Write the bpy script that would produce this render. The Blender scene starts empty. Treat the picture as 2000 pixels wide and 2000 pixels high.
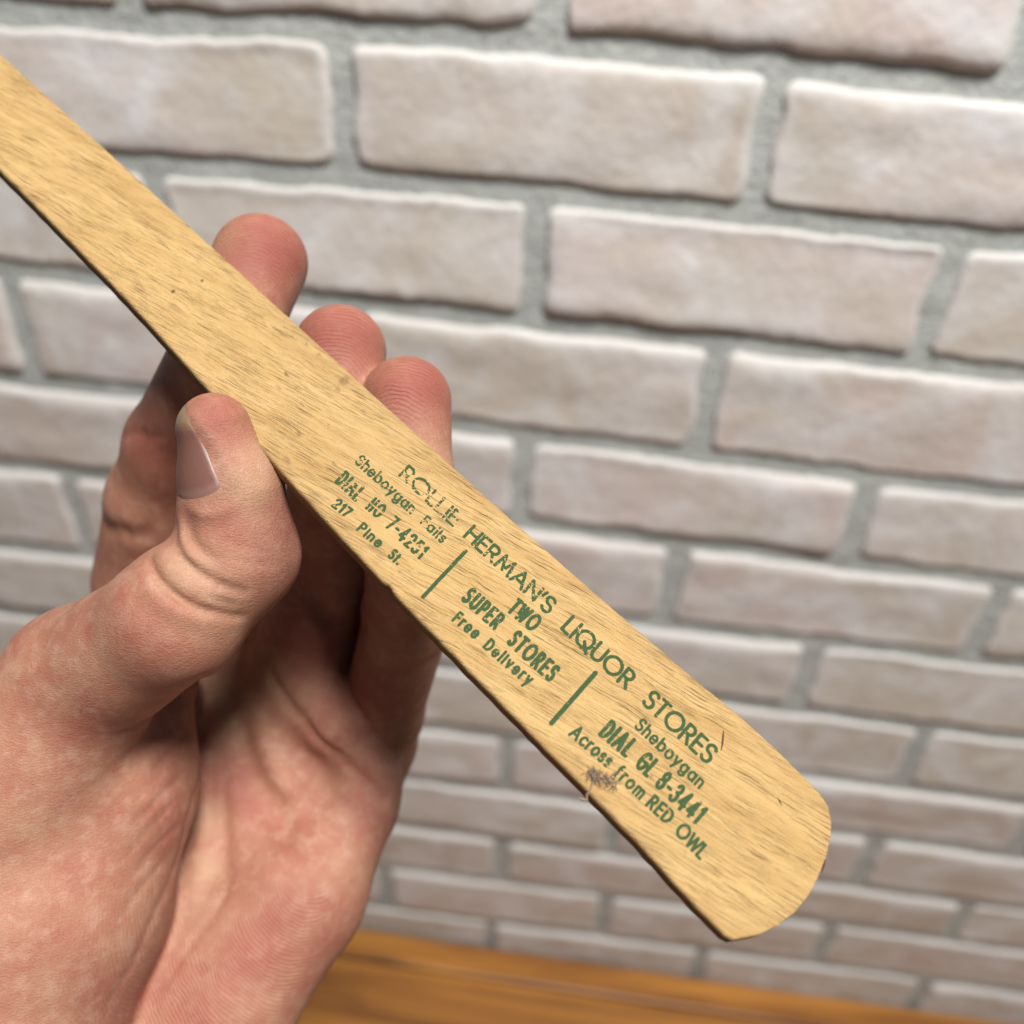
import bpy, math, random
import numpy as np
from mathutils import Matrix, Vector
random.seed(7)
sc = bpy.context.scene
C = sc.collection

# ------------------------------------------------------------------ camera
S = 0.21                      # one brick module (m)
COURSE = 0.3433 * S           # one course
V0 = 12.78                    # course index of the table top
F = 1792.3                    # focal length in pixels of a 2000 px frame
def rod(r):
    r = np.array(r, float); th = np.linalg.norm(r); k = r / th
    K = np.array([[0, -k[2], k[1]], [k[2], 0, -k[0]], [-k[1], k[0], 0]])
    return np.eye(3) + math.sin(th) * K + (1 - math.cos(th)) * K @ K
RC = rod((0.6504, 0.1026, 0.0871)); TC = np.array((-0.8817, -1.4378, 1.9343))
cw = -RC.T @ TC
def m3(v): return np.array((v[0], v[2], -v[1]))
CAM = np.array((cw[0] * S, cw[2] * S, V0 * COURSE - cw[1] * S))
RIGHT, DOWN, FWD = m3(RC[0]), m3(RC[1]), m3(RC[2])
cam_data = bpy.data.cameras.new('camera')
cam_data.sensor_fit = 'HORIZONTAL'; cam_data.sensor_width = 36.0
cam_data.lens = 36.0 * F / 2000.0
cam_data.clip_start = 0.005; cam_data.clip_end = 50
cam_data.dof.use_dof = True
cam_data.dof.focus_distance = 0.144
cam_data.dof.aperture_fstop = 13.0
cam = bpy.data.objects.new('camera', cam_data); C.objects.link(cam)
M = Matrix.Identity(4)
for i in range(3):
    M[i][0] = RIGHT[i]; M[i][1] = -DOWN[i]; M[i][2] = -FWD[i]; M[i][3] = CAM[i]
cam.matrix_world = M
sc.camera = cam

# ------------------------------------------------------------------ light
world = bpy.data.worlds.new('World'); sc.world = world; world.use_nodes = True
bg = world.node_tree.nodes['Background']
bg.inputs[0].default_value = (0.88, 0.94, 1.0, 1); bg.inputs[1].default_value = 0.09
def area(name, loc, target, size, power, col):
    l = bpy.data.lights.new(name, 'AREA'); l.shape = 'DISK'; l.size = size
    l.energy = power; l.color = col
    o = bpy.data.objects.new(name, l); C.objects.link(o); o.location = loc
    o.rotation_euler = (Vector(target) - Vector(loc)).to_track_quat('-Z', 'Y').to_euler()
    return o
area('ceiling_lamp', (0.52, -0.72, 2.08), (0.25, -0.30, 0.70), 0.42, 42.0, (1.0, 0.97, 0.935))
sc.view_settings.view_transform = 'Standard'; sc.view_settings.look = 'None'
sc.view_settings.exposure = 0.0; sc.view_settings.gamma = 1.0
sc.view_settings.use_curve_mapping = False

# ------------------------------------------------------------------ helpers
def cam2w(P):
    """camera millimetres (right, down, forward) -> world metres"""
    P = np.asarray(P, float) * 0.001
    return CAM + P[..., 0:1] * RIGHT + P[..., 1:2] * DOWN + P[..., 2:3] * FWD
def at(x, y, d):
    return np.array(((x - 1000) / F * d, (y - 1000) / F * d, d))
def wall_uv(x, y):
    """point of the photograph -> (u, v) on the wall in modules and courses"""
    H = np.array([[F, 0, 1000], [0, F, 1000], [0, 0, 1]]) @ np.column_stack([RC[:, 0], RC[:, 1] * 0.3433, TC])
    w = np.linalg.inv(H) @ np.array((x, y, 1.0)); return w[0] / w[2], w[1] / w[2]
def mesh_obj(name, verts, faces, mat, parent=None, origin=None, smooth=True, sharp=None):
    verts = np.asarray(verts, float)
    if origin is None: origin = np.zeros(3)
    me = bpy.data.meshes.new(name)
    if isinstance(faces, np.ndarray):
        nf, k = faces.shape
        me.vertices.add(len(verts)); me.vertices.foreach_set('co', (verts - origin).astype(np.float32).ravel())
        me.loops.add(nf * k); me.loops.foreach_set('vertex_index', faces.astype(np.int32).ravel())
        me.polygons.add(nf); me.polygons.foreach_set('loop_start', np.arange(0, nf * k, k, dtype=np.int32))
        me.update(calc_edges=True); me.validate()
    else:
        me.from_pydata((verts - origin).tolist(), [], faces); me.update()
    me.polygons.foreach_set('use_smooth', np.full(len(me.polygons), smooth))
    if sharp: me.set_sharp_from_angle(angle=math.radians(sharp))
    if mat: me.materials.append(mat)
    o = bpy.data.objects.new(name, me); C.objects.link(o)
    if parent is not None:
        o.parent = parent
        o.location = Vector(origin) - parent.matrix_basis.translation
    else: o.location = origin
    return o
def attr(o, name, data, kind='FLOAT'):
    a = o.data.attributes.new(name, kind, 'POINT')
    a.data.foreach_set('value' if kind == 'FLOAT' else 'vector', np.asarray(data, np.float32).ravel())
def tag(o, label=None, cat=None, group=None, kind=None):
    if label: o['label'] = label
    if cat: o['category'] = cat
    if group: o['group'] = group
    if kind: o['kind'] = kind
    return o
class NT:
    def __init__(s, name):
        s.m = bpy.data.materials.new(name); s.m.use_nodes = True; s.t = s.m.node_tree
        s.b = s.t.nodes['Principled BSDF']
    def n(s, typ, **kw):
        x = s.t.nodes.new('ShaderNode' + typ)
        for k, v in kw.items():
            if k in x.inputs.keys() if isinstance(k, str) else False: s.set(x.inputs[k], v)
            else: setattr(x, k, v)
        return x
    def set(s, sock, v):
        if isinstance(v, bpy.types.NodeSocket): s.t.links.new(v, sock)
        else: sock.default_value = v
    def math(s, op, a, b=0.0, c=0.0, clamp=False):
        x = s.t.nodes.new('ShaderNodeMath'); x.operation = op; x.use_clamp = clamp
        for i, v in enumerate((a, b, c)): s.set(x.inputs[i], v)
        return x.outputs[0]
    def noise(s, vec, scale, detail=3, rough=.55, dist=0.0):
        x = s.t.nodes.new('ShaderNodeTexNoise'); s.set(x.inputs['Vector'], vec)
        s.set(x.inputs['Scale'], scale); x.inputs['Detail'].default_value = detail
        x.inputs['Roughness'].default_value = rough; x.inputs['Distortion'].default_value = dist
        return x.outputs[0]
    def mapping(s, vec, scale=(1, 1, 1), rot=(0, 0, 0), loc=(0, 0, 0)):
        x = s.t.nodes.new('ShaderNodeMapping'); s.set(x.inputs[0], vec)
        s.set(x.inputs['Location'], loc); s.set(x.inputs['Rotation'], rot); s.set(x.inputs['Scale'], scale)
        return x.outputs[0]
    def ramp(s, fac, stops):
        x = s.t.nodes.new('ShaderNodeValToRGB'); s.set(x.inputs[0], fac); e = x.color_ramp.elements
        while len(e) < len(stops): e.new(0.5)
        for q, (p, c) in zip(e, stops):
            q.position = p; q.color = (c, c, c, 1) if isinstance(c, (int, float)) else (*c, 1)
        return x.outputs[0]
    def mix(s, fac, a, b, mode='MIX'):
        x = s.t.nodes.new('ShaderNodeMix'); x.data_type = 'RGBA'; x.blend_type = mode
        s.set(x.inputs[0], fac)
        for sock, v in ((x.inputs[6], a), (x.inputs[7], b)):
            s.set(sock, (*v, 1) if isinstance(v, tuple) and len(v) == 3 else v)
        return x.outputs[2]
    def attr(s, name, out='Fac'):
        x = s.t.nodes.new('ShaderNodeAttribute'); x.attribute_name = name; return x.outputs[out]
    def bump(s, h, dist, strength=1.0, normal=None):
        x = s.t.nodes.new('ShaderNodeBump'); s.set(x.inputs['Height'], h)
        x.inputs['Distance'].default_value = dist; x.inputs['Strength'].default_value = strength
        if normal is not None: s.set(x.inputs['Normal'], normal)
        return x.outputs[0]
    def out(s, color=None, rough=None, normal=None, **kw):
        for k, v in (('Base Color', color), ('Roughness', rough), ('Normal', normal), *kw.items()):
            if v is not None: s.set(s.b.inputs[k], (*v, 1) if isinstance(v, tuple) and len(v) == 3 and k != 'Subsurface Radius' else v)
        return s.m
def vnoise(shape, cell, rng):
    """smooth value noise in 0..1 on a 2-D grid; cell = (rows, columns) per lattice step"""
    gy, gx = int(shape[0] / cell[0]) + 3, int(shape[1] / cell[1]) + 3
    g = rng.random((gy, gx))
    y = np.arange(shape[0]) / cell[0]; x = np.arange(shape[1]) / cell[1]
    yi = y.astype(int); xi = x.astype(int); fy = y - yi; fx = x - xi
    fy = fy * fy * (3 - 2 * fy); fx = fx * fx * (3 - 2 * fx)
    a = g[yi][:, xi] * (1 - fx) + g[yi][:, xi + 1] * fx
    b = g[yi + 1][:, xi] * (1 - fx) + g[yi + 1][:, xi + 1] * fx
    return a * (1 - fy)[:, None] + b * fy[:, None]

# ------------------------------------------------------------------ materials
def mat_brick():
    t = NT('washed_brick'); tc = t.n('TexCoord').outputs['Object']
    rnd = t.n('ObjectInfo').outputs['Random']
    off = t.n('CombineXYZ'); t.set(off.inputs[0], t.math('MULTIPLY', rnd, 37.0)); t.set(off.inputs[2], t.math('MULTIPLY', rnd, 91.0))
    v = t.n('VectorMath', operation='ADD'); t.set(v.inputs[0], tc); t.set(v.inputs[1], off.outputs[0]); v = v.outputs[0]
    rn2 = t.math('FRACT', t.math('MULTIPLY', rnd, 17.31))
    pink = t.mix(t.ramp(rn2, [(.15, 0), (.5, .5), (.9, 1)]), (0.61, 0.515, 0.475), (0.56, 0.505, 0.445))
    pink = t.mix(t.math('MULTIPLY', rnd, .5), pink, (0.58, 0.53, 0.50))
    c = t.mix(t.ramp(t.noise(v, 9, 2), [(.42, 0), (.62, 1)]), pink, (0.54, 0.485, 0.415))
    wash = t.math('MULTIPLY', t.ramp(t.noise(v, 17, 4, .6, .8), [(.42, 0), (.68, 1)]), 0.72)
    c = t.mix(wash, c, (0.74, 0.745, 0.76))
    c = t.mix(t.math('MULTIPLY', t.ramp(t.noise(v, 60, 3), [(.55, 0), (.75, 1)]), .35), c, (0.44, 0.38, 0.345))
    edge = t.attr('edge')
    c = t.mix(t.math('MULTIPLY', edge, t.ramp(t.noise(v, 30, 3), [(.25, .45), (.55, 1)])), c, (0.63, 0.61, 0.585))  # bevel highlight painted in as a paler rim colour
    h = t.math('ADD', t.math('MULTIPLY', t.noise(v, 45, 4), 1.0), t.math('MULTIPLY', t.noise(v, 220, 3), .35))
    return t.out(c, 0.82, t.bump(h, 0.0022, 0.7))
def mat_mortar():
    t = NT('grey_mortar'); tc = t.n('TexCoord').outputs['Object']
    c = t.mix(t.ramp(t.noise(tc, 22, 4), [(.35, 0), (.7, 1)]), (0.40, 0.425, 0.405), (0.47, 0.49, 0.465))
    c = t.mix(t.math('MULTIPLY', t.ramp(t.noise(tc, 140, 4, .7), [(.5, 0), (.7, 1)]), .45), c, (0.27, 0.285, 0.27))
    return t.out(c, 0.9, t.bump(t.math('ADD', t.noise(tc, 260, 4), t.math('MULTIPLY', t.noise(tc, 40, 3), 2.0)), 0.0020, .9))
def mat_board():
    t = NT('orange_varnished_wood'); tc = t.n('TexCoord').outputs['Object']
    rnd = t.n('ObjectInfo').outputs['Random']
    mp = t.mapping(tc, (1.6, 22, 22))
    c = t.mix(t.ramp(t.noise(mp, 1.6, 4, .6, .6), [(.3, 0), (.72, 1)]), (0.54, 0.235, 0.045), (0.22, 0.078, 0.013))
    mp2 = t.mapping(tc, (3.0, 60, 60))
    c = t.mix(t.math('MULTIPLY', t.ramp(t.noise(mp2, 1.4, 5, .6), [(.46, 0), (.68, 1)]), .75), c, (0.12, 0.036, 0.009))
    kn = t.ramp(t.noise(t.mapping(tc, (5, 16, 16), (0, 0, 0), (3.1, 0, 0)), 1.3, 2), [(.58, 0), (.70, 1)])
    c = t.mix(t.math('MULTIPLY', kn, .8), c, (0.055, 0.02, 0.008))
    return t.out(c, 0.42, t.bump(t.noise(mp2, 1.4, 4), 0.0008, .5))
def mat_gap():
    t = NT('dark_joint'); return t.out((0.03, 0.018, 0.01), .9)

# ------------------------------------------------------------------ the wall
MB, MM = mat_brick(), mat_mortar()
U0, U1 = -2.6, 4.6
ROW0 = -3
def wz(v): return (V0 - v) * COURSE
zt = wz(ROW0)
wall = mesh_obj('wall', [(U0 * S, 0, -.02), (U1 * S, 0, -.02), (U1 * S, 0, zt), (U0 * S, 0, zt),
                         (U0 * S, .03, -.02), (U1 * S, .03, -.02), (U1 * S, .03, zt), (U0 * S, .03, zt)],
                [(0, 1, 2, 3), (5, 4, 7, 6), (4, 0, 3, 7), (1, 5, 6, 2), (3, 2, 6, 7), (4, 5, 1, 0)], MM, smooth=False)
tag(wall, 'grey mortar wall faced with pale whitewashed bricks behind the table', kind='structure')
heads = [(0, 0, 262, 5), (0, 1, 1072, 30), (1, .5, 668, 200), (1, 1.5, 1493, 270), (2, 0, 305, 375), (2, 1, 1040, 505),
         (3, 1.5, 1381, 780), (4, 1, 1018, 935), (4, 2, 1676, 1010), (5, 1.5, 1310, 1140), (6, 2, 1571, 1320),
         (8, 1, 989, 1490), (9, 1.5, 1193, 1646), (10, 1, 979, 1680), (11, .5, 755, 1733), (11, 1.5, 1175, 1792),
         (12, 1, 960, 1826), (12, 2, 1364, 1880), (9, 2.5, 1690, 1681), (11, 2.5, 1604, 1849)]
headoff = {(r, u): wall_uv(x, y)[0] - u for r, u, x, y in heads}
beds = [(1, 250, 41), (1, 668, 55), (1, 1072, 82), (1, 1486, 121), (1, 1750, 151), (2, 400, 328), (2, 668, 345),
        (2, 1040, 376), (2, 1750, 450), (3, 600, 582), (3, 1050, 628), (3, 1750, 705), (4, 975, 840), (4, 1750, 935),
        (5, 1035, 1022), (5, 1660, 1098), (5, 1750, 1110), (6, 1300, 1218), (6, 1750, 1268), (7, 1750, 1408),
        (8, 800, 1412), (8, 1750, 1532), (9, 800, 1516), (9, 1750, 1637), (10, 800, 1611), (10, 1750, 1739),
        (11, 800, 1696), (11, 1750, 1818), (12, 800, 1775), (12, 1750, 1900)]
bedpts = {}
for k, x, y in beds:
    u, v = wall_uv(x, y); bedpts.setdefault(k, []).append((u, v - k))
def bed_v(k, u):
    p = bedpts.get(k)
    if not p: return k
    return k + float(np.interp(u, [q[0] for q in p], [q[1] for q in p]))
rng = np.random.default_rng(11)
GAP = 0.0118
def brick(row, ua, ub):
    """one rough brick slip: a bevelled pillow with a wandering outline"""
    nx, nz, rings = 26, 9, (0.0, 0.0010, 0.0024, 0.0038, 0.0064)
    prof = (0.0, 0.0020, 0.0030, 0.0034, 0.0036)
    g = GAP / 2
    xa, xb = ua * S + g, ub * S - g
    def edge_noise(n, amp):
        a = rng.normal(0, 1, n + 8)
        a = np.convolve(a, np.ones(3) / 3, 'same') * 1.5
        return a[4:n + 4] * amp
    bot = [wz(bed_v(row + 1, ua + (ub - ua) * i / nx)) + g for i in range(nx + 1)]
    top = [wz(bed_v(row, ua + (ub - ua) * i / nx)) - g for i in range(nx + 1)]
    bot = np.array(bot) + edge_noise(nx + 1, .0007); top = np.array(top) + edge_noise(nx + 1, .0007)
    lef = xa + edge_noise(nz + 1, .0009) + rng.normal(0, .0006); rig = xb + edge_noise(nz + 1, .0009) + rng.normal(0, .0006)
    tilt = rng.normal(0, .0007, 2); lift = rng.normal(0, .0007)
    bw = np.clip(1 + edge_noise(nx + 1, .22), .6, 1.5)      # uneven bevel
    bev_t = np.clip(rng.normal(.9, .15), .6, 1.3)
    # parameter lists including the bevel rings
    xs = [(r, 0) for r in rings] + [(None, k) for k in range(1, nx)] + [(-r, 1) for r in rings[::-1]]
    zs = [(r, 0) for r in rings] + [(None, k) for k in range(1, nz)] + [(-r, 1) for r in rings[::-1]]
    V = []; E = []
    ymid = np.interp(0, (0, 1), (0, 1))
    for j, (dz, kz) in enumerate(zs):
        for i, (dx, kx) in enumerate(xs):
            fx = (kx / nx) if dx is None else kx
            fz = (kz / nz) if dz is None else kz
            L = np.interp(fz, np.linspace(0, 1, nz + 1), lef); Rr = np.interp(fz, np.linspace(0, 1, nz + 1), rig)
            Bt = np.interp(fx, np.linspace(0, 1, nx + 1), bot); Tp = np.interp(fx, np.linspace(0, 1, nx + 1), top)
            b = np.interp(fx, np.linspace(0, 1, nx + 1), bw)
            # inset towards the centre on both axes
            mx = .0064 * b; m0 = .0064 * b; m1 = .0064 * b * bev_t
            X = L + (dx * b if dx is not None and dx >= 0 and kx == 0 else 0) if dx is not None and kx == 0 else (Rr + dx * b if dx is not None else L + mx + (Rr - L - 2 * mx) * fx)
            Z = Bt + dz * b if dz is not None and kz == 0 else (Tp + dz * b * bev_t if dz is not None else Bt + m0 + (Tp - Bt - m0 - m1) * fz)
            ex = min(abs(dx), .0064) if dx is not None else .0064
            ez = min(abs(dz), .0064) if dz is not None else .0064
            # rounded corners
            e = min(ex, ez)
            if ex < .0064 and ez < .0064:
                qx, qz = .0064 - ex, .0064 - ez
                e = max(0.0, .0064 - math.hypot(qx, qz))
                if e == 0.0:
                    k = .0064 / math.hypot(qx, qz)
                    X += (1 - k) * qx * (1 if kx == 0 else -1) * .9
                    Z += (1 - k) * qz * (1 if kz == 0 else -1) * .9
            y = float(np.interp(e, rings, prof))
            y = y + (lift + tilt[0] * (fx - .5) * 2 + tilt[1] * (fz - .5) * 2) * (e / .0064)
            V.append((X, -y + (0.0015 if e == 0 else 0), Z))
            E.append(1.0 if e < .0050 and not (kz == 0 and dz is not None and ez < .006) else 0.0)  # rims painted as catching light: top and sides, never the bottom bevel
    V = np.array(V); W = len(xs); Hh = len(zs)
    V[:, 1] -= (vnoise((Hh, W), (3, 5), rng).ravel() - .5) * .0014 * (V[:, 1] < -.0028)
    fc = np.array([(j * W + i, j * W + i + 1, (j + 1) * W + i + 1, (j + 1) * W + i) for j in range(Hh - 1) for i in range(W - 1)])
    o = mesh_obj('brick', V, fc, MB, wall, origin=V.mean(0))
    attr(o, 'edge', E)
for row in range(ROW0, 13):
    par = 0.0 if row % 2 == 0 else 0.5
    us = np.arange(math.floor(U0), math.ceil(U1)) + par
    us = [u + headoff.get((row, u), float(rng.normal(0, .012))) for u in us if U0 <= u <= U1]
    for a, b in zip(us[:-1], us[1:]): brick(row, a, b)

# ------------------------------------------------------------------ the table
MT = mat_board()
tab = mesh_obj('table_top', [(-.85, -.95, -.045), (1.25, -.95, -.045), (1.25, -.0105, -.045), (-.85, -.0105, -.045),
                             (-.85, -.95, -.022), (1.25, -.95, -.022), (1.25, -.0105, -.022), (-.85, -.0105, -.022)],
               [(0, 3, 2, 1), (4, 5, 6, 7), (0, 1, 5, 4), (1, 2, 6, 5), (2, 3, 7, 6), (3, 0, 4, 7)], mat_gap(), smooth=False)
tag(tab, 'orange varnished wooden table top of boards running along the wall', kind='structure')
def rbox(x0, x1, y0, y1, z0, z1, r=.0022):
    V = []; Fs = []
    for z, q in ((z0, 0), (z1 - r, 0), (z1 - r * .3, r * .3), (z1, r)):
        V += [(x0 + q, y0 + q, z), (x1 - q, y0 + q, z), (x1 - q, y1 - q, z), (x0 + q, y1 - q, z)]
    for k in range(3):
        for i in range(4): Fs.append((4 * k + i, 4 * k + (i + 1) % 4, 4 * k + 4 + (i + 1) % 4, 4 * k + 4 + i))
    Fs += [(3, 2, 1, 0), (12, 13, 14, 15)]
    return V, Fs
def on_level(x, y, z):
    d = ray0(x, y); return CAM + d * ((z - CAM[2]) / d[2])
def ray0(x, y): return (x - 1000) / F * RIGHT + (y - 1000) / F * DOWN + FWD
ZT = .0125
y1 = -.0060
for wdt in (-.006 - on_level(1000, 1921, ZT)[1], .14, .14, .14, .14, .14, .14):
    V, Fs = rbox(-.85, 1.25, y1 - wdt + .0022, y1, -.020, ZT)
    V = np.array(V); mesh_obj('board', V, Fs, MT, tab, origin=V.mean(0), smooth=False)
    y1 -= wdt

# ------------------------------------------------------------------ the wooden stick
PA, PB = at(1380, 1450, 133), at(330, 500, 162)
ax_a = (PA - PB) / np.linalg.norm(PA - PB)
n0 = np.array((-.7, .7, 0)); n0 -= ax_a * (n0 @ ax_a); n0 /= np.linalg.norm(n0)
e0 = np.cross(ax_a, n0); e0 *= -np.sign(e0[2])
TH = math.radians(28)
ax_b = math.cos(TH) * n0 + math.sin(TH) * e0           # across, towards the lower-left edge
ax_f = np.cross(ax_a, ax_b); ax_f *= -np.sign(ax_f[2])  # out of the printed face
P0 = PB
def ray(x, y): return np.array(((x - 1000) / F, (y - 1000) / F, 1.0))
def on_stick(x, y, lift=0.0):
    d = ray(x, y); return d * (((P0 + ax_f * lift) @ ax_f) / (d @ ax_f))
def st(x, y):
    p = on_stick(x, y) - P0; return np.array((p @ ax_a, p @ ax_b))
def stick3(s, t, h=0.0):
    s, t, h = np.asarray(s, float), np.asarray(t, float), np.asarray(h, float)
    return P0 + s[..., None] * ax_a + t[..., None] * ax_b + np.broadcast_to(h, s.shape)[..., None] * ax_f
def stick_depth(x, y): return on_stick(x, y)[2]
upper = [(-330, -190), (-120, -4), (0, 103), (250, 331), (341, 416), (406, 472), (493, 554), (540, 594), (659, 703), (762, 804), (866, 894), (929, 948), (984, 999),
         (1048, 1057), (1108, 1109), (1275, 1258), (1327, 1301), (1411, 1368), (1450, 1401), (1516, 1461), (1566, 1511),
         (1600, 1545), (1619, 1573), (1625, 1601), (1625, 1626), (1616, 1670), (1597, 1716)]
lower = [(-330, 19), (-120, 225), (0, 343), (250, 597), (301, 650), (346, 700), (405, 765), (535, 920), (600, 997), (678, 1070), (740, 1142), (859, 1259), (942, 1350),
         (968, 1385), (1039, 1466), (1126, 1559), (1185, 1610), (1234, 1657), (1299, 1735), (1358, 1794), (1398, 1822),
         (1414, 1833), (1432, 1837), (1482, 1828), (1519, 1809), (1547, 1788), (1578, 1750), (1597, 1716)]
def strip(x): return float(np.interp(x, (250, 700, 1050, 1340, 1400, 1430), (6, 7, 17, 20, 9, 0)))
UP = np.array([st(*p) for p in upper])
LO = np.array([st(x + .72 * strip(x), y - .72 * strip(x)) for x, y in lower])
THICK = 3.6
def fair(A, n, deg):
    c = np.polyfit(A[:n, 0], A[:n, 1], deg); B_ = A.copy(); B_[:n, 1] = np.polyval(c, A[:n, 0])
    w = np.clip((n - 1 - np.arange(len(A))) / 3, 0, 1); A[:, 1] = A[:, 1] * (1 - w) + B_[:, 1] * w
fair(UP, 19, 4); fair(LO, 20, 5)
smax = max(UP[:, 0].max(), LO[:, 0].max()) - .02
smin = max(UP[0, 0], LO[0, 0])
def cross(poly, s, hi):
    r = []
    for (s0, t0), (s1, t1) in zip(poly[:-1], poly[1:]):
        if (s0 - s) * (s1 - s) <= 0 and s0 != s1: r.append(t0 + (t1 - t0) * (s - s0) / (s1 - s0))
    return (max(r) if hi else min(r)) if r else None
L_end = 26.0
q = np.concatenate([np.linspace(smin, smax - L_end, 420)[:-1], smax - L_end * (1 - np.sin(np.linspace(0, math.pi / 2, 90)))])
tl, th = [], []
for s in q:
    a = [v for v in (cross(UP, s, False), cross(LO, s, False)) if v is not None]
    b = [v for v in (cross(UP, s, True), cross(LO, s, True)) if v is not None]
    tl.append(min(a)); th.append(max(b))
tl, th = np.array(tl), np.array(th)
def smooth1(a, n):
    k = np.hanning(n + 2)[1:-1]; k /= k.sum()
    return np.convolve(np.pad(a, n // 2, 'edge'), k, 'valid')[:len(a)]
tl[:400] = smooth1(tl, 61)[:400]; th[:400] = smooth1(th, 61)[:400]
r2 = np.random.default_rng(5)
wob = smooth1(r2.normal(0, 1, len(q)), 5) * .05 * np.clip((smax - q) / 6, 0, 1)
wob2 = smooth1(r2.normal(0, 1, len(q)), 7) * .06 * np.clip((smax - q) / 6, 0, 1)
tl = tl + wob * .6; th = th + wob2
nick_s = st(755, 1150)[0]
th = th - .35 * np.exp(-((q - nick_s) / .7) ** 2)
NF = 72
ring_u, ring_h = [], []
for k in range(NF + 1): ring_u.append(('f', k / NF)); ring_h.append(0)
def section(lo, hi):
    w = hi - lo; e = min(.45, w * .25); pts = []
    for k in range(NF + 1): pts.append((lo + e + (w - 2 * e) * k / NF, 0.0))
    for k in range(1, 5):                                    # rounded lower edge (towards +b)
        a = math.pi / 2 * k / 4; rr = min(.9, w * .2)
        pts.append((hi - e + e * math.sin(a), -rr * (1 - math.cos(a))))
    for h in (-1.6, -2.6): pts.append((hi, h))
    pts.append((hi - min(.5, w * .2), -THICK)); pts.append((lo + min(.5, w * .2), -THICK))
    for h in (-2.6, -1.4): pts.append((lo, h))
    for k in range(4):
        a = math.pi / 2 * (1 - k / 4)
        pts.append((lo + e - e * math.sin(a), -e * (1 - math.cos(a))))
    return pts
SEC = np.array([section(a, b) for a, b in zip(tl, th)])     # (n, m, 2)
n_s, n_r = SEC.shape[:2]
SS = np.repeat(q[:, None], n_r, 1)
V3 = stick3(SS, SEC[..., 0], SEC[..., 1]).reshape(-1, 3)
ii, jj = np.meshgrid(np.arange(n_s - 1), np.arange(n_r), indexing='ij')
j2 = (jj + 1) % n_r
FC = np.stack([ii * n_r + jj, (ii + 1) * n_r + jj, (ii + 1) * n_r + j2, ii * n_r + j2], -1).reshape(-1, 4)
cap0 = np.array([(k, k + 1, n_r - 2 - k, n_r - 1 - k) for k in range(n_r // 2 - 1)])
FC = np.concatenate([FC, cap0])
g0, g1 = st(330, 540), st(470, 621)                           # grain direction seen on the wood
GA = math.atan2(g1[1] - g0[1], g1[0] - g0[0])
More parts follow.
